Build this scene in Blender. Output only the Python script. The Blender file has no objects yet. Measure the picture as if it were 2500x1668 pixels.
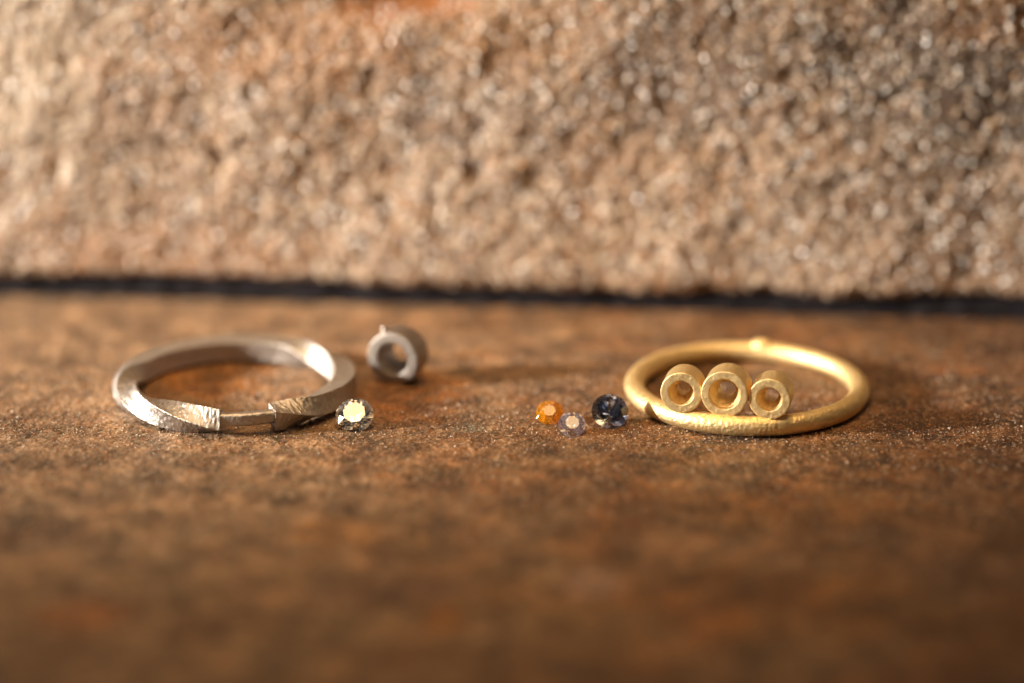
import bpy, math, random
import numpy as np
from mathutils import Vector, Matrix

# ------------------------------------------------------------------ units
# all lengths in the builders are millimetres; meshes are written in metres
MM = 0.001
R = math.radians
rng = np.random.default_rng(7)
random.seed(7)

scene = bpy.context.scene
coll = scene.collection

# ------------------------------------------------------------------ camera (100 mm macro lens on full frame)
PW, PH = 2500.0, 1668.0
LENS = 100.0
FPX = LENS / 36.0 * PW
E0, D0 = R(19.5), 236.0                       # elevation and distance to the origin of the slab
CAM = np.array([0.0, -D0 * math.cos(E0), D0 * math.sin(E0)])
TILT = E0 - math.atan((940 - PH / 2) / FPX)   # the origin falls on row 940
FWD = np.array([0, math.cos(TILT), -math.sin(TILT)])
UPV = np.array([0, math.sin(TILT), math.cos(TILT)])


def G(px, py, z=0.0):
    """point of the plane at height z (mm) that the photo shows at pixel (px, py)"""
    d = FWD + np.array([1.0, 0, 0]) * ((px - PW / 2) / FPX) + UPV * ((PH / 2 - py) / FPX)
    t = (z - CAM[2]) / d[2]
    return CAM + d * t


cd = bpy.data.cameras.new("camera")
cam = bpy.data.objects.new("camera", cd)
coll.objects.link(cam)
scene.camera = cam
cam.location = Vector(CAM * MM)
cam.rotation_euler = (math.pi / 2 - TILT, 0, 0)
cd.lens = LENS
cd.sensor_width = 36.0
cd.sensor_fit = 'HORIZONTAL'
cd.clip_start = 0.01
cd.clip_end = 20.0
cd.dof.use_dof = True
FOC = G(1250, 1034, 0.8)
cd.dof.focus_distance = float(np.dot(FOC - CAM, FWD)) * MM
cd.dof.aperture_fstop = 8.3
cd.dof.aperture_blades = 0

# ------------------------------------------------------------------ world, lamps, exposure
world = bpy.data.worlds.new("World")
scene.world = world
world.use_nodes = True
bg = world.node_tree.nodes['Background']
# a dim room: pale ceiling above, dark surroundings towards the horizon
wt = world.node_tree
wtc = wt.nodes.new('ShaderNodeTexCoord')
wsx = wt.nodes.new('ShaderNodeSeparateXYZ')
wrp = wt.nodes.new('ShaderNodeValToRGB')
wt.links.new(wtc.outputs['Generated'], wsx.inputs[0])
wt.links.new(wsx.outputs['Z'], wrp.inputs[0])
wt.links.new(wrp.outputs[0], bg.inputs[0])
wrp.color_ramp.elements[0].position = 0.1
wrp.color_ramp.elements[0].color = (0.045, 0.035, 0.028, 1)
wrp.color_ramp.elements[1].position = 0.9
wrp.color_ramp.elements[1].color = (0.62, 0.53, 0.44, 1)
bg.inputs[1].default_value = 0.22


def aim(o, target):
    o.rotation_euler = (Vector(target) - o.location).to_track_quat('-Z', 'Y').to_euler()


# cool white key: a small hard lamp low on the left, slightly on the camera's side
kl = bpy.data.lights.new("key_lamp", 'SPOT')
kl.energy = 50.0
kl.color = (1.0, 0.95, 0.88)
kl.shadow_soft_size = 0.022
kl.spot_size = R(13.4)
kl.spot_blend = 1.0
key = bpy.data.objects.new("key_lamp", kl)
coll.objects.link(key)
KEYDIR = Vector((-0.94, -0.22, 0.25)).normalized()
KT = Vector((-0.017, 0.020, 0.009))
key.location = KT + KEYDIR * 0.50
aim(key, KT)

# warm lamp overhead
wl = bpy.data.lights.new("warm_lamp", 'AREA')
wl.shape = 'DISK'
wl.size = 0.13
wl.spread = R(58)
wl.energy = 0.050
wl.color = (1.0, 0.64, 0.30)
warm = bpy.data.objects.new("warm_lamp", wl)
coll.objects.link(warm)
warm.location = Vector((-0.016, -0.026, 0.155))
aim(warm, (-0.010, 0.008, 0.0))

# unseen cool lamp, added high front-left to make the gem facets sparkle
fl = bpy.data.lights.new("sparkle_lamp", 'AREA')
fl.shape = 'RECTANGLE'
fl.size = 0.12
fl.size_y = 0.12
fl.energy = 0.12
fl.color = (0.88, 0.95, 1.0)
sparkle = bpy.data.objects.new("sparkle_lamp", fl)
coll.objects.link(sparkle)
sparkle.location = Vector((-0.10, -0.24, 0.40))
aim(sparkle, (0, 0, 0))

scene.view_settings.view_transform = 'Standard'
scene.view_settings.look = 'None'
scene.view_settings.gamma = 1.0
scene.view_settings.use_curve_mapping = False
scene.view_settings.exposure = 0.0

cy = scene.cycles
cy.max_bounces = 24
cy.transmission_bounces = 24
cy.glossy_bounces = 12
cy.diffuse_bounces = 4
cy.transparent_max_bounces = 16
cy.sample_clamp_indirect = 6.0
cy.sample_clamp_direct = 0.0
cy.caustics_refractive = True
cy.caustics_reflective = True
cy.blur_glossy = 0.05
cy.use_adaptive_sampling = False
cy.use_denoising = True


# ------------------------------------------------------------------ noise in numpy
PERM = rng.permutation(512).astype(np.int64)
PERM = np.concatenate([PERM, PERM, PERM, PERM])
_g = rng.normal(size=(512, 3))
GRAD = _g / np.linalg.norm(_g, axis=1, keepdims=True)
RND = rng.random((512, 4))


def _hash(i, j, k):
    return PERM[(PERM[(PERM[i & 511] + j) & 511] + k) & 511]


def perlin(P, scale):
    """gradient noise of points P (n,3) in mm with feature size `scale` mm, about -0.6..0.6"""
    Q = P / scale + 211.37
    I = np.floor(Q).astype(np.int64)
    F = Q - I
    U = F * F * F * (F * (F * 6 - 15) + 10)
    out = 0
    for dx in (0, 1):
        wx = U[:, 0] if dx else 1 - U[:, 0]
        for dy in (0, 1):
            wy = U[:, 1] if dy else 1 - U[:, 1]
            for dz in (0, 1):
                wz = U[:, 2] if dz else 1 - U[:, 2]
                g = GRAD[_hash(I[:, 0] + dx, I[:, 1] + dy, I[:, 2] + dz)]
                d = g[:, 0] * (F[:, 0] - dx) + g[:, 1] * (F[:, 1] - dy) + g[:, 2] * (F[:, 2] - dz)
                out = out + wx * wy * wz * d
    return out


def perlin2(X, Y, scale):
    """2-D gradient noise, cheaper, for the slab"""
    X = X / scale + 97.3
    Y = Y / scale + 53.9
    I = np.floor(X).astype(np.int64); J = np.floor(Y).astype(np.int64)
    fx = X - I; fy = Y - J
    ux = fx * fx * fx * (fx * (fx * 6 - 15) + 10); uy = fy * fy * fy * (fy * (fy * 6 - 15) + 10)
    out = 0
    for dx in (0, 1):
        for dy in (0, 1):
            h = _hash(I + dx, J + dy, np.zeros_like(I))
            g = GRAD[h]
            out = out + (ux if dx else 1 - ux) * (uy if dy else 1 - uy) * (g[..., 0] * (fx - dx) + g[..., 1] * (fy - dy))
    return out


def worley(P, scale):
    """distance to the nearest scattered point, and a random value of that cell"""
    Q = P / scale + 131.7
    I = np.floor(Q).astype(np.int64)
    best = np.full(len(P), 9.0); val = np.zeros(len(P))
    for dx in (-1, 0, 1):
        for dy in (-1, 0, 1):
            for dz in (-1, 0, 1):
                C = I + np.array([dx, dy, dz])
                h = _hash(C[:, 0], C[:, 1], C[:, 2])
                d = np.linalg.norm(C + RND[h, :3] - Q, axis=1)
                m = d < best
                best[m] = d[m]; val[m] = RND[h[m], 3]
    return best, val


# ------------------------------------------------------------------ mesh helpers
def mesh_obj(name, V, F, mat, parent=None, smooth=True, origin=(0, 0, 0)):
    """V in mm (world); written in metres relative to `origin` (mm)"""
    me = bpy.data.meshes.new(name)
    V = (np.asarray(V, float) - np.asarray(origin, float)) * MM
    me.from_pydata(V.tolist() if not isinstance(F, np.ndarray) else [], [], F if not isinstance(F, np.ndarray) else [])
    if isinstance(F, np.ndarray):
        k = F.shape[1]
        me.vertices.add(len(V)); me.vertices.foreach_set('co', V.astype(np.float32).ravel())
        me.loops.add(F.size); me.loops.foreach_set('vertex_index', F.astype(np.int32).ravel())
        me.polygons.add(len(F))
        me.polygons.foreach_set('loop_start', np.arange(0, F.size, k, dtype=np.int32))
        me.update(calc_edges=True)
    me.validate()
    me.polygons.foreach_set('use_smooth', np.full(len(me.polygons), smooth))
    me.materials.append(mat)
    o = bpy.data.objects.new(name, me)
    coll.objects.link(o)
    if parent is not None:
        o.parent = parent
    else:
        o.location = Vector(np.asarray(origin, float) * MM)
    return o


def thing(name, label, cat, origin):
    o = bpy.data.objects.new(name, None)
    o.empty_display_size = 0.002
    coll.objects.link(o)
    o.location = Vector(np.asarray(origin, float) * MM)
    o['label'] = label; o['category'] = cat
    return o


def grid_faces(nu, nv, wrap_u=False, wrap_v=False):
    u = np.arange(nu if wrap_u else nu - 1); v = np.arange(nv if wrap_v else nv - 1)
    U, W = np.meshgrid(u, v, indexing='ij')
    U2 = (U + 1) % nu; W2 = (W + 1) % nv
    return np.stack([U * nv + W, U2 * nv + W, U2 * nv + W2, U * nv + W2], -1).reshape(-1, 4)


def vnormals(V, F):
    n = np.cross(V[F[:, 2]] - V[F[:, 0]], V[F[:, 3]] - V[F[:, 1]])
    N = np.zeros_like(V)
    for k in range(4):
        np.add.at(N, F[:, k], n)
    return N / (np.linalg.norm(N, axis=1, keepdims=True) + 1e-12)


# ------------------------------------------------------------------ material helpers
class NT:
    def __init__(self, name):
        self.m = bpy.data.materials.new(name)
        self.m.use_nodes = True
        self.t = self.m.node_tree
        self.t.nodes.clear()
        self.out = self.t.nodes.new('ShaderNodeOutputMaterial')
        self.tc = self.t.nodes.new('ShaderNodeTexCoord').outputs['Object']

    def n(self, kind, **kw):
        nd = self.t.nodes.new(kind)
        for k, v in kw.items():
            setattr(nd, k, v)
        return nd

    def put(self, sock, v):
        if hasattr(v, 'is_linked') or isinstance(v, bpy.types.NodeSocket):
            self.t.links.new(v, sock)
        else:
            sock.default_value = v

    def noise(self, size_mm, detail=3.0, rough=0.55, vec=None, off=0.0, dist=0.0):
        nd = self.n('ShaderNodeTexNoise')
        mp = self.n('ShaderNodeMapping')
        self.put(mp.inputs['Vector'], vec if vec is not None else self.tc)
        s = 1.0 / (size_mm * MM)
        mp.inputs['Scale'].default_value = (s, s, s)
        mp.inputs['Location'].default_value = (off, off * 1.7, off * .3)
        self.put(nd.inputs['Vector'], mp.outputs[0])
        nd.inputs['Scale'].default_value = 1.0
        nd.inputs['Detail'].default_value = detail
        nd.inputs['Roughness'].default_value = rough
        nd.inputs['Distortion'].default_value = dist
        return nd.outputs['Fac']

    def voronoi(self, size_mm, out='Color', feature='F1', off=0.0):
        nd = self.n('ShaderNodeTexVoronoi', feature=feature)
        mp = self.n('ShaderNodeMapping')
        self.put(mp.inputs['Vector'], self.tc)
        s = 1.0 / (size_mm * MM)
        mp.inputs['Scale'].default_value = (s, s, s)
        mp.inputs['Location'].default_value = (off, off, off)
        self.put(nd.inputs['Vector'], mp.outputs[0])
        nd.inputs['Scale'].default_value = 1.0
        return nd.outputs[out]

    def ramp(self, fac, stops, interp='LINEAR'):
        nd = self.n('ShaderNodeValToRGB')
        cr = nd.color_ramp
        cr.interpolation = interp
        while len(cr.elements) < len(stops):
            cr.elements.new(0.5)
        for e, (p, c) in zip(cr.elements, stops):
            e.position = p
            e.color = (*c, 1) if not np.isscalar(c) else (c, c, c, 1)
        self.put(nd.inputs[0], fac)
        return nd.outputs[0]

    def mix(self, fac, a, b, mode='MIX'):
        nd = self.n('ShaderNodeMix', data_type='RGBA', blend_type=mode)
        nd.clamp_factor = True
        self.put(nd.inputs[0], fac)
        for s, v in ((nd.inputs[6], a), (nd.inputs[7], b)):
            self.put(s, (*v, 1) if isinstance(v, tuple) and len(v) == 3 else v)
        return nd.outputs[2]

    def math(self, op, a, b=0.0, clamp=False):
        nd = self.n('ShaderNodeMath', operation=op)
        nd.use_clamp = clamp
        self.put(nd.inputs[0], a); self.put(nd.inputs[1], b)
        return nd.outputs[0]

    def sep(self, v=None):
        nd = self.n('ShaderNodeSeparateXYZ')
        self.put(nd.inputs[0], v if v is not None else self.tc)
        return nd.outputs

    def bump(self, height, dist_mm, strength=1.0, normal=None):
        nd = self.n('ShaderNodeBump')
        nd.inputs['Strength'].default_value = strength
        nd.inputs['Distance'].default_value = dist_mm * MM
        self.put(nd.inputs['Height'], height)
        if normal is not None:
            self.put(nd.inputs['Normal'], normal)
        return nd.outputs[0]

    def spot(self, cx, cy, cz, rx, ry, rz, wob=0.25, wsize=3.0):
        """1 inside an irregular blot centred at (cx,cy,cz) mm, 0 outside"""
        mp = self.n('ShaderNodeMapping', vector_type='TEXTURE')
        self.put(mp.inputs['Vector'], self.tc)
        mp.inputs['Location'].default_value = (cx * MM, cy * MM, cz * MM)
        mp.inputs['Scale'].default_value = (rx * MM, ry * MM, rz * MM)
        ln = self.n('ShaderNodeVectorMath', operation='LENGTH')
        self.put(ln.inputs[0], mp.outputs[0])
        w = self.math('MULTIPLY_ADD', self.noise(wsize, 3), wob * 4)
        w.node.inputs[2].default_value = -wob * 2
        d = self.math('ADD', ln.outputs['Value'], w)
        mr = self.n('ShaderNodeMapRange', interpolation_type='SMOOTHSTEP')
        self.put(mr.inputs[0], d)
        mr.inputs[1].default_value = 1.15; mr.inputs[2].default_value = 0.6
        return mr.outputs[0]

    def bsdf(self, **kw):
        b = self.n('ShaderNodeBsdfPrincipled')
        for k, v in kw.items():
            k = k.replace('_', ' ')
            self.put(b.inputs[k], (*v, 1) if isinstance(v, tuple) and len(v) == 3 else v)
        self.t.links.new(b.outputs[0], self.out.inputs['Surface'])
        return b


# ---- rusty sandstone slab
def mat_slab():
    m = NT("rusty_sandstone")
    big = m.noise(26, 4, 0.55, off=3.1)
    mid = m.noise(6.5, 4, 0.6, off=7.7)
    sml = m.noise(1.7, 3, 0.6, off=1.3)
    grain = m.noise(0.24, 2, 0.6)
    col = m.ramp(big, [(0.33, (0.115, 0.054, 0.018)), (0.5, (0.185, 0.092, 0.032)), (0.68, (0.25, 0.142, 0.062))])
    rust = m.ramp(mid, [(0.46, 0.0), (0.66, 1.0)])
    col = m.mix(m.math('MULTIPLY', rust, 0.5), col, (0.30, 0.105, 0.022))
    dark = m.ramp(m.noise(4.2, 4, 0.62, off=12.9), [(0.52, 0.0), (0.68, 1.0)])
    col = m.mix(m.math('MULTIPLY', dark, 0.55), col, (0.105, 0.052, 0.024))
    dust = m.ramp(m.noise(9.0, 5, 0.65, off=21.0), [(0.5, 0.0), (0.68, 1.0)])
    x = m.sep()[0]
    left = m.n('ShaderNodeMapRange', interpolation_type='SMOOTHSTEP')
    m.put(left.inputs[0], x)
    left.inputs[1].default_value = 20 * MM; left.inputs[2].default_value = -32 * MM
    dustf = m.math('ADD', m.math('MULTIPLY', dust, 0.6), m.math('MULTIPLY', left.outputs[0], 0.78), True)
    col = m.mix(dustf, col, (0.29, 0.20, 0.128))
    # right-hand end painted darker: the key lamp's falloff put into the colour
    right = m.n('ShaderNodeMapRange', interpolation_type='SMOOTHSTEP')
    m.put(right.inputs[0], m.math('ADD', x, m.math('MULTIPLY', m.math('SUBTRACT', mid, 0.5), 20 * MM)))
    right.inputs[1].default_value = 16 * MM; right.inputs[2].default_value = 44 * MM
    col = m.mix(m.math('MULTIPLY', right.outputs[0], 0.8), col, (0.105, 0.048, 0.018))
    # rust and stain blots; a few have cast shade painted in
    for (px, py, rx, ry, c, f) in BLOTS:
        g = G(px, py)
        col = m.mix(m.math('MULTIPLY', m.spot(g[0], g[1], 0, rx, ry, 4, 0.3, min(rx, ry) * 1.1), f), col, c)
    # mineral grains
    col = m.mix(0.85, col, m.ramp(m.noise(3.4, 4, 0.62, off=44), [(0.32, 0.22), (0.5, 0.80), (0.68, 1.45)]), 'MULTIPLY')
    col = m.mix(0.75, col, m.ramp(sml, [(0.32, 0.40), (0.5, 0.95), (0.68, 1.45)]), 'MULTIPLY')
    col = m.mix(0.85, col, m.ramp(grain, [(0.28, 0.22), (0.5, 0.95), (0.72, 1.8)]), 'MULTIPLY')
    cell = m.voronoi(0.21, 'Color')
    cs = m.n('ShaderNodeSeparateColor'); m.put(cs.inputs[0], cell)
    col = m.mix(m.ramp(cs.outputs[0], [(0.93, 0.0), (0.95, 0.75)]), col, (0.42, 0.32, 0.22))
    col = m.mix(m.ramp(cs.outputs[1], [(0.90, 0.0), (0.93, 0.7)]), col, (0.05, 0.028, 0.02))
    col = m.mix(m.ramp(cs.outputs[2], [(0.90, 0.0), (0.93, 0.45)]), col, (0.36, 0.13, 0.03))
    col = m.mix(1.0, col, (0.80, 0.735, 0.65), 'MULTIPLY')
    nrm = m.bump(m.noise(0.13, 2, 0.7, off=5), 0.05, 0.8)
    m.bsdf(Base_Color=col, Roughness=m.ramp(grain, [(0.3, 0.75), (0.7, 0.5)]), Normal=nrm, Specular_IOR_Level=0.4)
    return m.m


# px, py, rx mm, ry mm, colour, strength
BLOTS = [
    (500, 915, 7.0, 7.0, (0.30, 0.115, 0.014), 0.85),  # rust inside the silver ring, with the ring's shade painted in
    (1010, 965, 5.5, 7.5, (0.24, 0.092, 0.014), 0.85),  # shade right of the clear gem, painted as orange-brown ground
    (1145, 1046, 1.6, 1.1, (0.15, 0.15, 0.12), 0.8),
    (1450, 1425, 2.6, 2.2, (0.47, 0.30, 0.23), 0.75),
    (1085, 1510, 1.3, 2.6, (0.42, 0.17, 0.03), 0.8),
    (820, 1300, 4.0, 3.0, (0.40, 0.20, 0.07), 0.6),
    (80, 1300, 5.0, 4.0, (0.13, 0.085, 0.06), 0.7),
    (200, 1500, 4.0, 3.0, (0.28, 0.105, 0.03), 0.7),
    (950, 1440, 6.0, 3.5, (0.11, 0.065, 0.045), 0.75),
    (2380, 1400, 6.0, 5.0, (0.10, 0.055, 0.035), 0.6),
    (1650, 1330, 5.0, 3.5, (0.36, 0.22, 0.13), 0.5),
    (2200, 1230, 3.0, 1.2, (0.34, 0.15, 0.045), 0.6),
    (2330, 905, 3.0, 1.5, (0.34, 0.13, 0.03), 0.6),
    (2050, 1160, 3.5, 1.4, (0.33, 0.16, 0.06), 0.6),
    (2250, 1040, 5.5, 3.0, (0.09, 0.045, 0.022), 0.6),
    (1790, 1075, 3.6, 1.0, (0.075, 0.065, 0.06), 0.7),  # dark grains along the gold ring's base, with its shade painted in
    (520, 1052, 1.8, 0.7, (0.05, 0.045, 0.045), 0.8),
]


# ---- coarse grained wall block
def mat_wall():
    m = NT("coarse_granular_stone")
    def cellv(nm):
        at = m.n('ShaderNodeAttribute'); at.attribute_name = nm
        return at.outputs['Fac']
    a, b, c = cellv('cell_a'), cellv('cell_b'), cellv('cell_c')
    col = m.ramp(a, [(0.0, (0.20, 0.125, 0.08)), (0.25, (0.34, 0.22, 0.135)), (0.55, (0.45, 0.315, 0.21)), (0.85, (0.54, 0.41, 0.29)), (1.0, (0.62, 0.52, 0.41))])
    col = m.mix(0.55, col, m.ramp(b, [(0.0, (0.10, 0.06, 0.038)), (0.3, (0.33, 0.21, 0.13)), (0.6, (0.48, 0.36, 0.255)), (1.0, (0.74, 0.64, 0.52))]))
    col = m.mix(m.ramp(c, [(0.74, 0.0), (0.78, 0.85)]), col, (0.085, 0.055, 0.038))
    col = m.mix(m.ramp(c, [(0.0, 0.9), (0.17, 0.9), (0.20, 0.0)]), col, (0.74, 0.69, 0.62))
    col = m.mix(m.ramp(b, [(0.40, 0.0), (0.41, 0.6), (0.50, 0.6), (0.51, 0.0)]), col, (0.40, 0.19, 0.07))
    col = m.mix(m.ramp(b, [(0.78, 0.0), (0.79, 0.6), (0.85, 0.6), (0.86, 0.0)]), col, (0.17, 0.14, 0.125))
    zones = m.noise(11, 4, 0.6, off=9.1)
    col = m.mix(m.math('MULTIPLY', m.ramp(zones, [(0.5, 0.0), (0.66, 1.0)]), 0.45), col, (0.36, 0.19, 0.085))
    grey = m.noise(13, 4, 0.6, off=31.0)
    col = m.mix(m.math('MULTIPLY', m.ramp(grey, [(0.48, 0.0), (0.66, 1.0)]), 0.5), col, (0.30, 0.25, 0.215), 'MIX')
    for (cx, cy, cz, rx, ry, rz, c, f) in WALL_BLOTS:
        col = m.mix(m.math('MULTIPLY', m.spot(cx, cy, cz, rx, ry, rz, 0.3, 4.0), f), col, c)
    col = m.mix(1.0, col, (0.67, 0.575, 0.475), 'MULTIPLY')
    nrm = m.bump(m.noise(0.35, 3, 0.65), 0.18, 0.8)
    m.bsdf(Base_Color=col, Roughness=0.62, Normal=nrm, Specular_IOR_Level=0.5)
    return m.m


def mat_grains(name, stops, rough, spec=0.5):
    m = NT(name)
    at = m.n('ShaderNodeAttribute'); at.attribute_name = 'tone'
    m.bsdf(Base_Color=m.ramp(at.outputs['Fac'], stops, 'CONSTANT'), Roughness=rough, Specular_IOR_Level=spec)
    return m.m


def mat_metal(name, col, dark, rough, grit=1.0):
    m = NT(name)
    g1 = m.noise(0.085, 2, 0.6)
    g2 = m.noise(0.30, 3, 0.6, off=3)
    nrm = m.bump(g2, 0.05 * grit, 0.6)
    nrm = m.bump(g1, 0.038 * grit, 0.85, nrm)
    tarn = m.ramp(m.noise(0.7, 4, 0.65, off=8), [(0.35, 0.0), (0.75, 1.0)])
    c = m.mix(m.math('MULTIPLY', tarn, 0.35), col, dark)
    m.bsdf(Base_Color=c, Metallic=1.0, Roughness=m.ramp(g2, [(0.3, rough * 0.85), (0.7, rough * 1.2)]), Normal=nrm)
    return m.m


def mat_gem(name, ior, tint, density, fire=0.0, silk=None):
    m = NT(name)
    if fire > 0:
        # three glass lobes with slightly different IOR: the fire of a diamond
        adds = None
        for c, d in (((1, 0, 0, 1), -fire), ((0, 1, 0, 1), 0.0), ((0, 0, 1, 1), fire)):
            g = m.n('ShaderNodeBsdfGlass')
            g.inputs['Color'].default_value = c
            g.inputs['Roughness'].default_value = 0.0
            g.inputs['IOR'].default_value = ior + d
            if adds is None:
                adds = g.outputs[0]
            else:
                a = m.n('ShaderNodeAddShader')
                m.put(a.inputs[0], adds); m.put(a.inputs[1], g.outputs[0])
                adds = a.outputs[0]
        m.t.links.new(adds, m.out.inputs['Surface'])
    else:
        g = m.n('ShaderNodeBsdfGlass')
        g.inputs['Roughness'].default_value = 0.0
        g.inputs['IOR'].default_value = ior
        m.t.links.new(g.outputs[0], m.out.inputs['Surface'])
        if silk:
            # fine silk inclusions scatter part of the light inside the stone
            tr = m.n('ShaderNodeBsdfTranslucent'); df = m.n('ShaderNodeBsdfDiffuse')
            cl = m.ramp(m.noise(0.35, 3, 0.7), [(0.35, tuple(v * 0.25 for v in silk[:3])), (0.65, tuple(silk[:3]))])
            m.put(tr.inputs[0], cl); m.put(df.inputs[0], cl)
            mx = m.n('ShaderNodeMixShader'); m.put(mx.inputs[1], tr.outputs[0]); m.put(mx.inputs[2], df.outputs[0])
            mx2 = m.n('ShaderNodeMixShader'); mx2.inputs[0].default_value = silk[3]
            m.put(mx2.inputs[1], g.outputs[0]); m.put(mx2.inputs[2], mx.outputs[0])
            m.t.links.new(mx2.outputs[0], m.out.inputs['Surface'])
    if density > 0:
        v = m.n('ShaderNodeVolumeAbsorption')
        v.inputs['Color'].default_value = (*tint, 1)
        v.inputs['Density'].default_value = density
        m.t.links.new(v.outputs[0], m.out.inputs['Volume'])
    return m.m


# ------------------------------------------------------------------ the slab
def slab_height(X, Y):
    h = 0.16 * perlin2(X, Y, 23.0) + 0.12 * perlin2(X + 31, Y, 8.0)
    h += 0.10 * perlin2(X, Y + 17, 3.1)
    h += 0.085 * perlin2(X + 5, Y, 1.1)
    h += 0.105 * perlin2(X, Y, 0.52)
    h += 0.10 * perlin2(X + 3, Y + 9, 0.27)
    pit = perlin2(X + 60, Y + 40, 2.0)
    h -= 0.5 * np.clip(pit - 0.33, 0, 1)
    for (px, py, w, d, t) in CHIPS:
        g = G(px, py)
        u = (X - g[0]) / w; v = (Y - g[1] - 0.15 * perlin2(X, Y + 3, 0.9)) / d
        inside = np.clip(1 - np.abs(u), 0, 1) * np.clip((v + 0.08) / 0.08, 0, 1) * np.clip(1 - v, 0, 1) * (v > -0.08)
        h += t * np.minimum(1, 2.2 * inside)
        ditch = np.clip(1 - np.abs(u), 0, 1) * np.exp(-((v + 0.22) / 0.12) ** 2)
        h -= 0.8 * t * ditch
    return h


# small flakes lifting off the slab: px, py, half width, depth, lift (mm)
CHIPS = [(2118, 1082, 0.75, 1.2, 0.22), (1552, 1030, 0.6, 0.9, 0.14), (2340, 1092, 1.1, 1.6, 0.2),
         (2240, 1078, 0.7, 0.9, 0.12), (1015, 1040, 0.7, 0.9, 0.12), (1230, 1120, 0.9, 1.2, 0.15),
         (330, 1075, 0.8, 1.0, 0.13), (120, 1062, 1.0, 1.2, 0.15), (1960, 1150, 0.9, 1.2, 0.15),
         (700, 1120, 0.8, 1.1, 0.14), (2050, 1030, 0.7, 0.9, 0.1)]


def axis(lo, hi, fine_lo, fine_hi, fine, coarse):
    a = np.arange(lo, fine_lo, coarse)
    b = np.arange(fine_lo, fine_hi, fine)
    c = np.arange(fine_hi, hi + coarse, coarse)
    return np.concatenate([a, b, c])


def build_slab():
    xs = axis(-85, 85, -46, 46, 0.14, 0.6)
    ys = axis(-100, 52, -15, 9, 0.125, 0.32)
    X, Y = np.meshgrid(xs, ys, indexing='ij')
    Z = slab_height(X, Y)
    V = np.stack([X, Y, Z], -1).reshape(-1, 3)
    F = grid_faces(len(xs), len(ys))
    # a skirt gives the slab its thickness
    nx, ny = len(xs), len(ys)
    idx = np.arange(nx * ny).reshape(nx, ny)
    loop = np.concatenate([idx[:, 0], idx[-1, 1:], idx[-2::-1, -1], idx[0, -2:0:-1]])
    B = V[loop].copy(); B[:, 2] = -14
    n0 = len(V)
    V = np.concatenate([V, B])
    k = np.arange(len(loop)); k2 = (k + 1) % len(loop)
    S = np.stack([loop[k], n0 + k, n0 + k2, loop[k2]], -1)
    o = mesh_obj('stone_slab', V, np.concatenate([F, S]), mat_slab())
    o['kind'] = 'structure'
    return o


# ------------------------------------------------------------------ the wall block behind
A0, A1 = G(0, 722), G(2500, 784)
WT = (A1 - A0); WT[2] = 0; WT /= np.linalg.norm(WT)           # along the wall
WN = np.array([WT[1], -WT[0], 0.0])                            # out of the wall, to the camera
if WN[1] > 0:
    WN = -WN
WC = (A0 + A1) / 2 + WN * 0.7


def wall_point(px, py):
    d = FWD + np.array([1.0, 0, 0]) * ((px - PW / 2) / FPX) + UPV * ((PH / 2 - py) / FPX)
    t = np.dot(WC - CAM, WN) / np.dot(d, WN)
    return CAM + d * t


WALL_BLOTS = []
for (px, py, rx, rz, c, f) in [
        (940, -8, 9.5, 2.6, (0.30, 0.10, 0.008), 0.97),
        (720, 120, 11, 5, (0.34, 0.165, 0.055), 0.62),
        (1250, 90, 9, 4, (0.36, 0.20, 0.085), 0.5),
        (2300, 190, 13, 8.5, (0.075, 0.055, 0.042), 0.78),
        (2230, 480, 8, 6, (0.13, 0.08, 0.05), 0.6),
        (2420, 50, 6, 3, (0.24, 0.11, 0.03), 0.6),
        (1700, 170, 11, 7, (0.15, 0.11, 0.09), 0.6),
        (2350, 660, 9, 3.5, (0.22, 0.125, 0.065), 0.6),
        (400, 620, 15, 3.0, (0.40, 0.21, 0.10), 0.55),
        (300, 280, 5, 4, (0.20, 0.125, 0.08), 0.45),
        (60, 150, 7, 10, (0.62, 0.54, 0.44), 0.5),
        (1080, 290, 5, 3, (0.13, 0.085, 0.06), 0.55)]:
    w = wall_point(px, py)
    WALL_BLOTS.append((w[0], w[1], w[2], rx, 6.0, rz, c, f))


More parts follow.
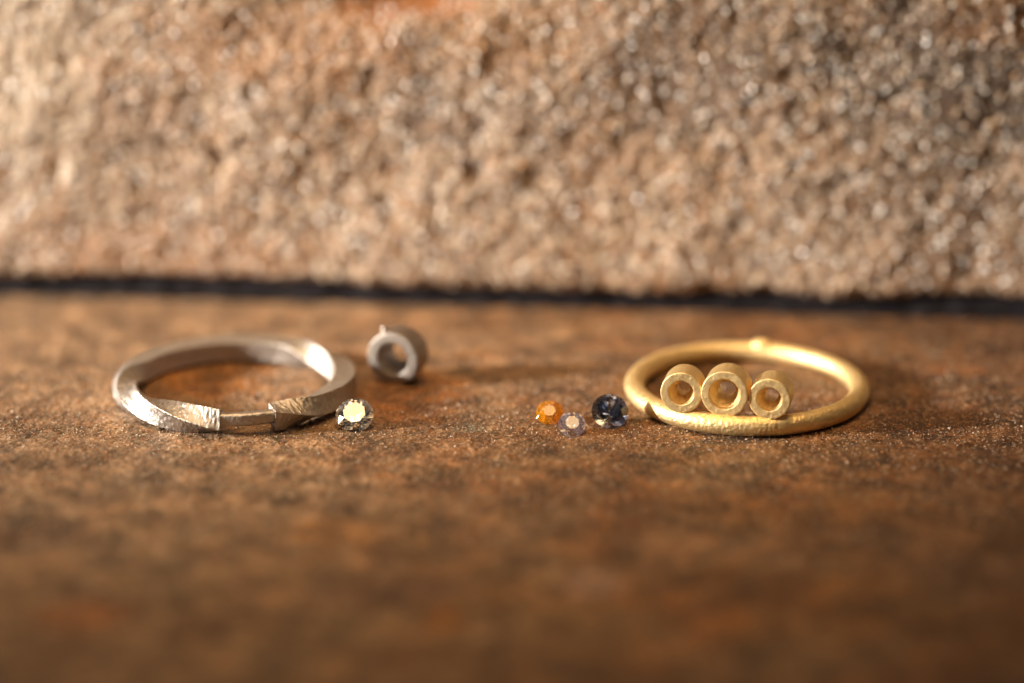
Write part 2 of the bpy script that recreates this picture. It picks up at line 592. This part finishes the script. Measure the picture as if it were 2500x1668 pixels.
def build_wall():
    mat = mat_wall()
    zb, zt, back, rc = 2.15, 46.0, -14.0, 0.9
    prof = [(d, zb) for d in np.arange(back, -rc, 0.5)]
    prof += [(-rc + rc * math.sin(a), zb + rc - rc * math.cos(a)) for a in np.linspace(0, math.pi / 2, 7)]
    prof += [(0.0, z) for z in np.arange(zb + rc + 0.2, 36, 0.2)]
    prof += [(0.0, z) for z in np.arange(36, zt, 0.8)]
    prof += [(d, zt) for d in np.arange(0, back, -1.0)]
    prof = np.array(prof)
    us = axis(-80, 80, -56, 56, 0.2, 0.8)
    U, K = np.meshgrid(us, np.arange(len(prof)), indexing='ij')
    d = prof[K, 0]; z = prof[K, 1]
    V = (WC[None, :] * np.array([1, 1, 0]) + U.reshape(-1, 1) * WT + d.reshape(-1, 1) * WN)
    V[:, 2] = z.reshape(-1)
    F = grid_faces(len(us), len(prof))
    N = vnormals(V, F)
    sgn = np.sign(np.mean((N @ WN)[np.abs(d.reshape(-1)) < 1e-9]))
    N *= sgn
    if sgn < 0:
        F = F[:, ::-1]
    W = V + 0.5 * np.stack([perlin(V, 1.6), perlin(V + 20, 1.6), perlin(V + 55, 1.6)], -1)
    f1, v1 = worley(W, 1.5)
    f2, v2 = worley(W + 40, 0.8)
    f3, v3 = worley(W + 90, 0.48)
    h = 0.22 * (0.5 - f1) * (0.2 + 1.1 * v1 * v1) + 0.28 * (0.5 - f2) * (0.2 + 1.2 * v2) + 0.26 * (0.5 - f3) * (0.3 + v3)
    h += 0.8 * perlin(V, 11.0) + 0.42 * perlin(V, 3.6) + 0.20 * perlin(V, 1.3) + 0.10 * perlin(V, 0.45)
    pit = perlin(V + 70, 3.6)
    h -= 2.2 * np.clip(pit - 0.28, 0, 1)
    # the rusty hollow at the top
    c = wall_point(930, -30)
    q = ((V - c) @ WT / 8.5) ** 2 + ((V[:, 2] - c[2]) / 2.6) ** 2
    h -= 5.0 * np.exp(-q * 1.6)
    edge = np.clip((U.reshape(-1) + 80) / 10, 0, 1)
    V = V + N * h[:, None]
    root = thing('stone_wall', 'rough coarse-grained beige stone block standing behind the jewellery', 'stone wall', (WC[0], WC[1], 0))
    org = (WC[0], WC[1], 0)
    # object coordinates of the block equal world coordinates shifted by org; blots follow
    global WALL_BLOTS
    face = mesh_obj('stone_face', V, F, WALLMAT, root, True, org)
    for nm, arr in (('cell_a', v1), ('cell_b', v2), ('cell_c', v3)):
        at = face.data.attributes.new(nm, 'FLOAT', 'POINT')
        at.data.foreach_set('value', arr.astype(np.float32))
    # near-black strip added under the block so the shaded gap stays black
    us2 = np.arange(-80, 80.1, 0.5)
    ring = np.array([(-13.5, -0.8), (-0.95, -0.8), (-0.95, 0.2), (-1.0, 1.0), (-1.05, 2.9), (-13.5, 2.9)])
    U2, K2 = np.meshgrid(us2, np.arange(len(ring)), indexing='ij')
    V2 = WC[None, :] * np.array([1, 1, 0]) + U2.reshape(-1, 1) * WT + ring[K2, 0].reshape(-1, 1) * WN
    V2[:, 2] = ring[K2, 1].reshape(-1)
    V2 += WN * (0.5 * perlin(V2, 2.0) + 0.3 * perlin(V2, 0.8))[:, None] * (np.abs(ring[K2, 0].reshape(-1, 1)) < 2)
    m = NT('gap_shade_black')
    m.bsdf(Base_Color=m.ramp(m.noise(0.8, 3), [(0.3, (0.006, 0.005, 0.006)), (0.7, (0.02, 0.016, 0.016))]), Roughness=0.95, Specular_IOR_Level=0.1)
    j = mesh_obj('gap_shade_strip', V2, grid_faces(len(us2), len(ring), False, True), m.m, root, True, org)
    j['label'] = 'near-black filler strip added for the shaded gap below the stone'
    # loose crystals standing out of the face
    front = np.where((np.abs(d.reshape(-1)) < 1e-6) & (V[:, 2] < 34) & (np.abs(U.reshape(-1)) < 58))[0]
    pick = rng.choice(front, 11000, replace=False)
    g = grains(V[pick] + N[pick] * 0.02, rng.uniform(0.09, 0.31, len(pick)) ** 1.0, 'mineral_grains', GRAINMAT_W, root, org)
    g['kind'] = 'stuff'
    return root


OCT_V = np.array([(1, 0, 0), (-1, 0, 0), (0, 1, 0), (0, -1, 0), (0, 0, 1), (0, 0, -1)], float)
OCT_F = np.array([(0, 2, 4), (2, 1, 4), (1, 3, 4), (3, 0, 4), (2, 0, 5), (1, 2, 5), (3, 1, 5), (0, 3, 5)])


def grains(P, S, name, mat, parent, org):
    n = len(P)
    # random rotations
    q = rng.normal(size=(n, 4)); q /= np.linalg.norm(q, axis=1, keepdims=True)
    w, x, y, z = q.T
    Rm = np.stack([1 - 2 * (y * y + z * z), 2 * (x * y - z * w), 2 * (x * z + y * w),
                   2 * (x * y + z * w), 1 - 2 * (x * x + z * z), 2 * (y * z - x * w),
                   2 * (x * z - y * w), 2 * (y * z + x * w), 1 - 2 * (x * x + y * y)], -1).reshape(n, 3, 3)
    L = OCT_V[None] * rng.uniform(0.55, 1.15, (n, 6, 1)) * S[:, None, None] * rng.uniform(0.7, 1.3, (n, 1, 3))
    V = np.einsum('nij,nkj->nki', Rm, L) + P[:, None, :]
    F = OCT_F[None] + (np.arange(n) * 6)[:, None, None]
    o = mesh_obj(name, V.reshape(-1, 3), F.reshape(-1, 3), mat, parent, False, org)
    at = o.data.attributes.new('tone', 'FLOAT', 'POINT')
    at.data.foreach_set('value', np.repeat(rng.random(n), 6).astype(np.float32))
    return o


# object space of the wall parts starts at the wall's base: shift the blots there
WALL_BLOTS = [(a - WC[0], b - WC[1], c_, *r_) for (a, b, c_, *r_) in WALL_BLOTS]
WALLMAT = mat_wall()
GRAINMAT_W = mat_grains('pale_crystal', [(0.0, (0.50, 0.36, 0.24)), (0.35, (0.62, 0.50, 0.38)), (0.55, (0.72, 0.66, 0.58)),
                                         (0.72, (0.45, 0.24, 0.10)), (0.84, (0.14, 0.10, 0.08)), (0.92, (0.80, 0.77, 0.72))], 0.36, 0.55)
GRAINMAT_S = mat_grains('loose_sand', [(0.0, (0.30, 0.16, 0.08)), (0.3, (0.42, 0.27, 0.16)), (0.5, (0.55, 0.44, 0.33)),
                                       (0.62, (0.36, 0.14, 0.035)), (0.78, (0.07, 0.045, 0.035)), (0.95, (0.60, 0.53, 0.45))], 0.5, 0.45)

build_slab()
build_wall()


def scatter_sand():
    n = 26000
    x = rng.uniform(-48, 48, n)
    y = np.concatenate([rng.normal(-7, 6.5, n * 2 // 3), rng.uniform(-60, 24, n - n * 2 // 3)])
    x[:n // 9] *= 0.0; x[:n // 9] += rng.uniform(-48, 48, n // 9)
    keep = (y > -70) & (y < 25)
    x, y = x[keep], y[keep]
    z = slab_height(x, y)
    s = np.exp(rng.normal(math.log(0.052), 0.36, len(x))).clip(0.03, 0.2)
    P = np.stack([x, y, z + s * 0.25], -1)
    o = grains(P, s, 'sand_grains', GRAINMAT_S, None, (0, 0, 0))
    o['kind'] = 'stuff'
    o['label'] = 'fine sand grains and crumbs scattered over the brown stone slab'
    o['category'] = 'sand'


scatter_sand()

# ------------------------------------------------------------------ metals
SILVER = mat_metal('sandblasted_white_gold', (0.45, 0.40, 0.35), (0.25, 0.20, 0.155), 0.47)
GREY_METAL = mat_metal('sandblasted_grey_metal', (0.33, 0.285, 0.245), (0.18, 0.14, 0.11), 0.42)
GOLD = mat_metal('sandblasted_yellow_gold', (0.84, 0.64, 0.32), (0.62, 0.41, 0.14), 0.52)


def roughen(V, F, amp=0.03, S=None):
    """cast, sandblasted skin: real grit on the mesh; S = surface coordinates in mm for rows"""
    N = vnormals(V, F)
    S = V if S is None else S
    h = amp * (1.5 * perlin(S, 0.17) + 1.6 * perlin(S + 9, 0.26) + 0.5 * perlin(V, 0.6) + 0.5 * perlin(V, 1.7))
    return V + N * h[:, None]


# ------------------------------------------------------------------ twisted ring
def build_twisted_ring():
    s, rc, Rc = 1.70, 0.07, 8.90
    zc = 1.20
    c = G(575.5, 934, zc)
    org = np.array([c[0], c[1], 0.0])
    root = thing('twisted_ring', 'silver-white twisted square-band ring with an open gap bridged by a thin bar', 'ring', org)
    # rounded square section
    k = 26
    pts = []
    hs = s / 2
    for q in range(4):
        a0 = q * math.pi / 2 - math.pi / 4       # side facing angle q*90
        n = np.array([math.cos(q * math.pi / 2), math.sin(q * math.pi / 2)])
        t = np.array([-n[1], n[0]])
        for w in np.linspace(-1, 1, k):
            e = abs(w)
            p = n * hs + t * (w * (hs - rc))
            pts.append(p - n * 0.03 * (1 - w * w))     # faces a touch hollow
        cn = (n + t) * (hs - rc)
        for a in (22.5, 45, 67.5):
            pts.append(cn + rc * (n * math.cos(R(a)) + t * math.sin(R(a))))
    sec = np.array(pts)
    M = len(sec)
    NU = 1000
    u = np.linspace(0, 334, NU)
    th = np.radians(-66 + u)
    ph = np.interp(u, [0, 24, 60, 86, 111, 128, 226, 254, 286, 334], [-6, -68, -92, -98, -128, -172, -180, -251, -331, -430])
    kw = np.hanning(61); kw /= kw.sum()
    pad = np.concatenate([2 * ph[0] - ph[30:0:-1], ph, 2 * ph[-1] - ph[-2:-32:-1]])
    phi = np.radians(np.convolve(pad, kw, 'valid'))
    cs, sn = np.cos(phi), np.sin(phi)
    a = sec[None, :, 0] * cs[:, None] - sec[None, :, 1] * sn[:, None]      # outward
    b = sec[None, :, 0] * sn[:, None] + sec[None, :, 1] * cs[:, None]      # up
    rr = Rc + a
    V = np.stack([c[0] + rr * np.cos(th)[:, None], c[1] + rr * np.sin(th)[:, None], zc + b], -1).reshape(-1, 3)
    F = grid_faces(NU, M, False, True)[:, ::-1]
    arc = np.repeat(np.radians(u) * Rc, M); sd = np.tile(np.arange(M) * (4 * s / M), NU)
    V = roughen(V, F, 0.040, np.stack([arc, sd * 0.55, 0 * sd], -1))
    faces = F.tolist()
    V = V.tolist()
    # end caps: a few shrinking loops so the cut ends look rough, not flat
    for end, flip in ((0, True), (NU - 1, False)):
        base = [end * M + i for i in range(M)]
        ctr = np.mean([V[i] for i in base], axis=0)
        prev = base
        tang = np.array([-math.sin(th[end]), math.cos(th[end]), 0]) * (-1 if end == 0 else 1)
        for f in (0.9, 0.75, 0.5, 0.25):
            cur = []
            for i in base:
                p = ctr + (np.array(V[i]) - ctr) * f + tang * (-0.10 * (1 - f) + 0.05 * random.uniform(-1, 1))
                V.append(p.tolist()); cur.append(len(V) - 1)
            for i in range(M):
                q = [prev[i], prev[(i + 1) % M], cur[(i + 1) % M], cur[i]]
                faces.append(q if not flip else q[::-1])
            prev = cur
        faces.append(prev if not flip else prev[::-1])
    mesh_obj('band', V, faces, SILVER, root, True, org)
    # thin bar that bridges the gap
    hw, hh, rr0 = 0.42, 0.53, 0.30
    sec = []
    for (sx, sy, a0) in ((1, 1, 0), (-1, 1, 90), (-1, -1, 180), (1, -1, 270)):
        for t in np.linspace(0, 90, 6):
            sec.append((sx * (hw - rr0) + rr0 * math.cos(R(a0 + t)), sy * (hh - rr0) + rr0 * math.sin(R(a0 + t))))
    # refine the straight runs
    sec = np.array(sec); fine = []
    for i in range(len(sec)):
        p, q = sec[i], sec[(i + 1) % len(sec)]
        m = max(1, int(np.linalg.norm(q - p) / 0.08))
        fine += [p + (q - p) * j / m for j in range(m)]
    sec = np.array(fine)
    th = np.radians(np.linspace(-95, -63, 80))
    rr = Rc + 0.22 + sec[None, :, 0]
    V = np.stack([c[0] + rr * np.cos(th)[:, None], c[1] + rr * np.sin(th)[:, None], np.broadcast_to(zc + 0.14 + sec[None, :, 1], (80, len(sec)))], -1).reshape(-1, 3)
    F = grid_faces(80, len(sec), False, True)[:, ::-1]
    V = roughen(V, F, 0.028)
    faces = F.tolist() + [list(range(len(sec))), list(range(79 * len(sec), 80 * len(sec)))[::-1]]
    mesh_obj('bridge', V, faces, SILVER, root, True, org)
    return root


# ------------------------------------------------------------------ tube settings
def lathe(profile, seg, centre, axis_dir, step=0.075):
    """closed profile of (along axis, radius); axis_dir points out of the front face"""
    P = []
    n = len(profile)
    for i in range(n):
        p, q = np.array(profile[i]), np.array(profile[(i + 1) % n])
        m = max(1, int(np.linalg.norm(q - p) / step))
        P += [p + (q - p) * j / m for j in range(m)]
    P = np.array(P)
    ax = np.asarray(axis_dir, float); ax /= np.linalg.norm(ax)
    e1 = np.cross(ax, [0, 0, 1.0]); e1 /= np.linalg.norm(e1)
    e2 = np.cross(e1, ax)
    a = np.linspace(0, 2 * math.pi, seg, endpoint=False)
    V = (np.asarray(centre)[None, None] + P[None, :, 0:1] * ax + P[None, :, 1:2] * (np.cos(a)[:, None, None] * e1 + np.sin(a)[:, None, None] * e2)).reshape(-1, 3)
    F = grid_faces(seg, len(P), True, True)
    # outward orientation check
    N = vnormals(V, F)
    far = np.argmax(np.linalg.norm(np.cross(V - centre, ax), axis=1))
    rad = V[far] - centre; rad -= ax * np.dot(rad, ax)
    if np.dot(N[far], rad) < 0:
        F = F[:, ::-1]
    return V, F


def tube_profile(ro, r1, r2, L, ledge, bev=0.055, seat=0.5):
    # (axial, radius): 0 is the front face, negative goes back
    return [(0, r1 + bev * 0.7), (0, ro - bev), (-bev * 0.35, ro - bev * 0.35), (-bev, ro), (-L + bev, ro), (-L, ro - bev), (-L, r2 + 0.05),
            (-L + 0.05, r2), (-ledge, r2), (-seat, r1 - 0.03), (-seat + 0.04, r1), (-bev, r1), (-bev * 0.3, r1 + bev * 0.2)]


def axis_of(az, el):
    """front-face direction: az degrees to the left of straight towards the camera side"""
    return np.array([-math.sin(R(az)) * math.cos(R(el)), -math.cos(R(az)) * math.cos(R(el)), math.sin(R(el))])


def build_gold_ring():
    rt, Rc = 0.82, 9.19
    c = G(1823, 945, rt)
    org = np.array([c[0], c[1], 0.0])
    root = thing('three_setting_ring', 'matte yellow gold round-wire ring carrying three round tube settings', 'ring', org)
    nu, nv = 1000, 92
    a = np.linspace(0, 2 * math.pi, nu, endpoint=False); b = np.linspace(0, 2 * math.pi, nv, endpoint=False)
    A, B = np.meshgrid(a, b, indexing='ij')
    rr = Rc + rt * np.cos(B)
    V = np.stack([c[0] + rr * np.cos(A), c[1] + rr * np.sin(A), rt + rt * np.sin(B)], -1).reshape(-1, 3)
    F = grid_faces(nu, nv, True, True)
    V = roughen(V, F, 0.020, np.stack([A * Rc, B * rt * 0.8, 0 * A], -1).reshape(-1, 3))
    mesh_obj('shank', V, F, GOLD, root, True, org)
    for (px, py, ro, r1, r2, az, dz) in ((1663, 959.6, 1.66, 0.99, 0.55, 11.0, 0), (1768.4, 963, 1.86, 1.23, 0.69, 12.5, 0), (1878, 975.4, 1.66, 0.97, 0.57, 12.5, 0)):
        zc = 2 * rt + ro - 0.16
        f = G(px, py, zc)
        L = 2.6
        V, F = lathe(tube_profile(ro, r1, r2, L, 1.35), 170, f, axis_of(az, 3.0))
        V = roughen(V, F, 0.011)
        mesh_obj('tube_setting', V, F, GOLD, root, True, org)
    # cut-off casting sprue at the back
    ang = math.atan2(1.0, 0.22)
    p = np.array([c[0] + (Rc + 0.1) * math.cos(ang), c[1] + (Rc + 0.1) * math.sin(ang), rt * 2 - 0.12])
    t = np.array([-math.sin(ang), math.cos(ang), 0]); o = np.array([math.cos(ang), math.sin(ang), 0])
    prof = [(0.42, 0.0), (0.40, 0.30), (0.30, 0.52), (0.0, 0.78), (-0.3, 0.85), (-0.3, 0.0)]
    prof = [(h, max(r, 0.004)) for h, r in prof]
    V, F = lathe(prof, 40, np.zeros(3), np.array([0.0, 1e-6, 1.0]) + 0.25 * o)
    V = V @ np.eye(3)
    V = V + 0.25 * (V @ t)[:, None] * t + p
    V = roughen(V, F, 0.03)
    mesh_obj('sprue_stub', V, F, GOLD, root, True, org)
    return root


def build_loose_tube():
    ro = 2.24
    f = G(958, 877, ro)
    ax = axis_of(21.0, 0.0)
    org = np.array([f[0] - ax[0] * 1.2, f[1] - ax[1] * 1.2, 0.0])
    root = thing('loose_tube_setting', 'short hollow silver-grey metal tube lying on its side behind the clear gemstone', 'tube setting', org)
    V, F = lathe(tube_profile(ro, 1.40, 0.92, 2.45, 2.25, 0.07, 2.0), 210, f, ax)
    V = roughen(V, F, 0.011)
    mesh_obj('tube_body', V, F, GREY_METAL, root, True, org)
    e1 = np.cross(ax, [0, 0, 1.0]); e1 /= np.linalg.norm(e1)
    if e1[0] > 0:
        e1 = -e1                                      # to the left in the picture
    up = np.array([0, 0, 1.0])
    d = up * math.cos(R(25)) + e1 * math.sin(R(25))
    base = f - ax * 0.75 + d * (ro - 0.12)
    prof = [(0.62, 0.004), (0.60, 0.17), (0.48, 0.25), (0.2, 0.28), (0.0, 0.36), (-0.1, 0.40), (-0.1, 0.004)]
    V, F = lathe(prof, 32, base, d + 0.25 * up)
    V = roughen(V, F, 0.03)
    mesh_obj('sprue_stub', V, F, GREY_METAL, root, True, org)


# ------------------------------------------------------------------ brilliant cut stones
def brilliant(r, table=0.57, crown=34.5, pav=40.8, girdle=0.03, lower=0.78, star=0.5):
    """round brilliant, girdle plane at z=0; returns verts and faces"""
    V = []; F = []
    rt = table * r
    hc = (r - rt * math.cos(R(22.5))) * math.tan(R(crown)) * 0.96
    g = girdle * 2 * r
    hp = r * math.tan(R(pav))
    n = 8

    def add(rad, ang, z):
        V.append((rad * math.cos(ang), rad * math.sin(ang), z)); return len(V) - 1
    st = 2 * math.pi / n
    T = [add(rt, (i + 0.5) * st, g / 2 + hc) for i in range(n)]
    # kite (bezel) inner points lie between table corner and girdle
    zt, zg = g / 2 + hc, g / 2
    rk = rt + (r - rt) * 0.46
    K = []
    for i in range(n):
        # point on the line of the bezel facet plane
        rad = rk
        z = zt - (rad - rt * 1.0) / (r - rt) * hc * 1.0 + 0.06 * hc
        K.append(add(rad, i * st, z))
    m = 64
    GU = [add(r, 2 * math.pi * k / m, zg) for k in range(m)]
    GL = [add(r, 2 * math.pi * k / m, -zg) for k in range(m)]
    F.append(T)
    for i in range(n):
        F.append([T[i - 1], K[i], T[i]])                                     # star
    per = m // n
    for i in range(n):
        j = (i + 1) % n
        mid = i * per + per // 2
        # bezel kite: table corner T[i] between K[i] and K[i+1], down to the girdle at mid
        F.append([T[i], K[i], GU[mid % m], K[j]])
        # upper girdle facets on both sides of each K
        F.append([K[i]] + [GU[k % m] for k in range(i * per, mid + 1)])
        F.append([K[j]] + [GU[k % m] for k in range(mid, (i + 1) * per + 1)])
    for k in range(m):
        F.append([GU[k], GL[k], GL[(k + 1) % m], GU[(k + 1) % m]])
    C = add(0.012 * r, 0, -zg - hp * 0.99)
    Q = []
    rq = r * (1 - lower)
    for i in range(n):
        Q.append(add(rq * 1.06, i * st, -zg - hp * lower * 0.985))
    for i in range(n):
        j = (i + 1) % n
        mid = i * per + per // 2
        F.append([C, Q[j], GL[mid % m], Q[i]])
        F.append([Q[i]] + [GL[k % m] for k in range(mid, i * per - 1, -1)])
        F.append([Q[j]] + [GL[k % m] for k in range((i + 1) * per, mid - 1, -1)])
    return np.array(V, float), F


def place_gem(name, label, px, py, dia, mat, pav, az, spin, **kw):
    r = dia / 2
    V, F = brilliant(r, pav=pav, **kw)
    el = R(90 - pav)
    nrm = np.array([-math.sin(R(az)) * math.cos(el), -math.cos(R(az)) * math.cos(el), math.sin(el)])
    q = Vector((0, 0, 1)).rotation_difference(Vector(nrm)).to_matrix() @ Matrix.Rotation(R(spin), 3, 'Z')
    V = V @ np.array(q).T
    z0 = -V[:, 2].min() + 0.0
    c = G(px, py, z0)
    V = V + np.array([c[0], c[1], z0 + 0.02])
    org = (c[0], c[1], 0)
    # fan-split nothing: facets are planar enough; flat shading keeps them crisp
    o = mesh_obj(name, V, [list(map(int, f)) for f in F], mat, None, False, org)
    # consistent outward normals
    import bmesh
    bm = bmesh.new(); bm.from_mesh(o.data)
    bmesh.ops.recalc_face_normals(bm, faces=bm.faces)
    bmesh.ops.triangulate(bm, faces=[f for f in bm.faces if len(f.verts) > 3])
    bm.to_mesh(o.data); bm.free()
    o['label'] = label; o['category'] = 'gemstone'
    return o


build_twisted_ring()
build_gold_ring()
build_loose_tube()

place_gem('clear_gemstone', 'clear colourless round brilliant-cut gemstone beside the twisted silver ring', 866, 1014.6, 3.05,
          mat_gem('diamond_crystal', 2.2, (0.97, 1, 1), 20), 40.8, 4, 8, table=0.60)
place_gem('orange_gemstone', 'small bright orange round brilliant gemstone behind the pink one', 1342, 1008.8, 2.18,
          mat_gem('orange_crystal', 1.77, (1.0, 0.45, 0.01), 220, 0, (1.0, 0.42, 0.015, 0.45)), 42.5, 6, 14, table=0.47, crown=36)
place_gem('pink_gemstone', 'small pale pink round brilliant gemstone touching the orange one', 1396.6, 1037, 2.17,
          mat_gem('pink_crystal', 1.77, (1.0, 0.76, 0.84), 110, 0, (0.95, 0.74, 0.80, 0.07)), 45.0, -4, 3, table=0.52)
place_gem('grey_gemstone', 'dark blue-grey round brilliant gemstone beside the gold ring', 1489, 1005, 2.95,
          mat_gem('grey_crystal', 1.74, (0.33, 0.40, 0.60), 640), 47.0, -6, 19, table=0.54)
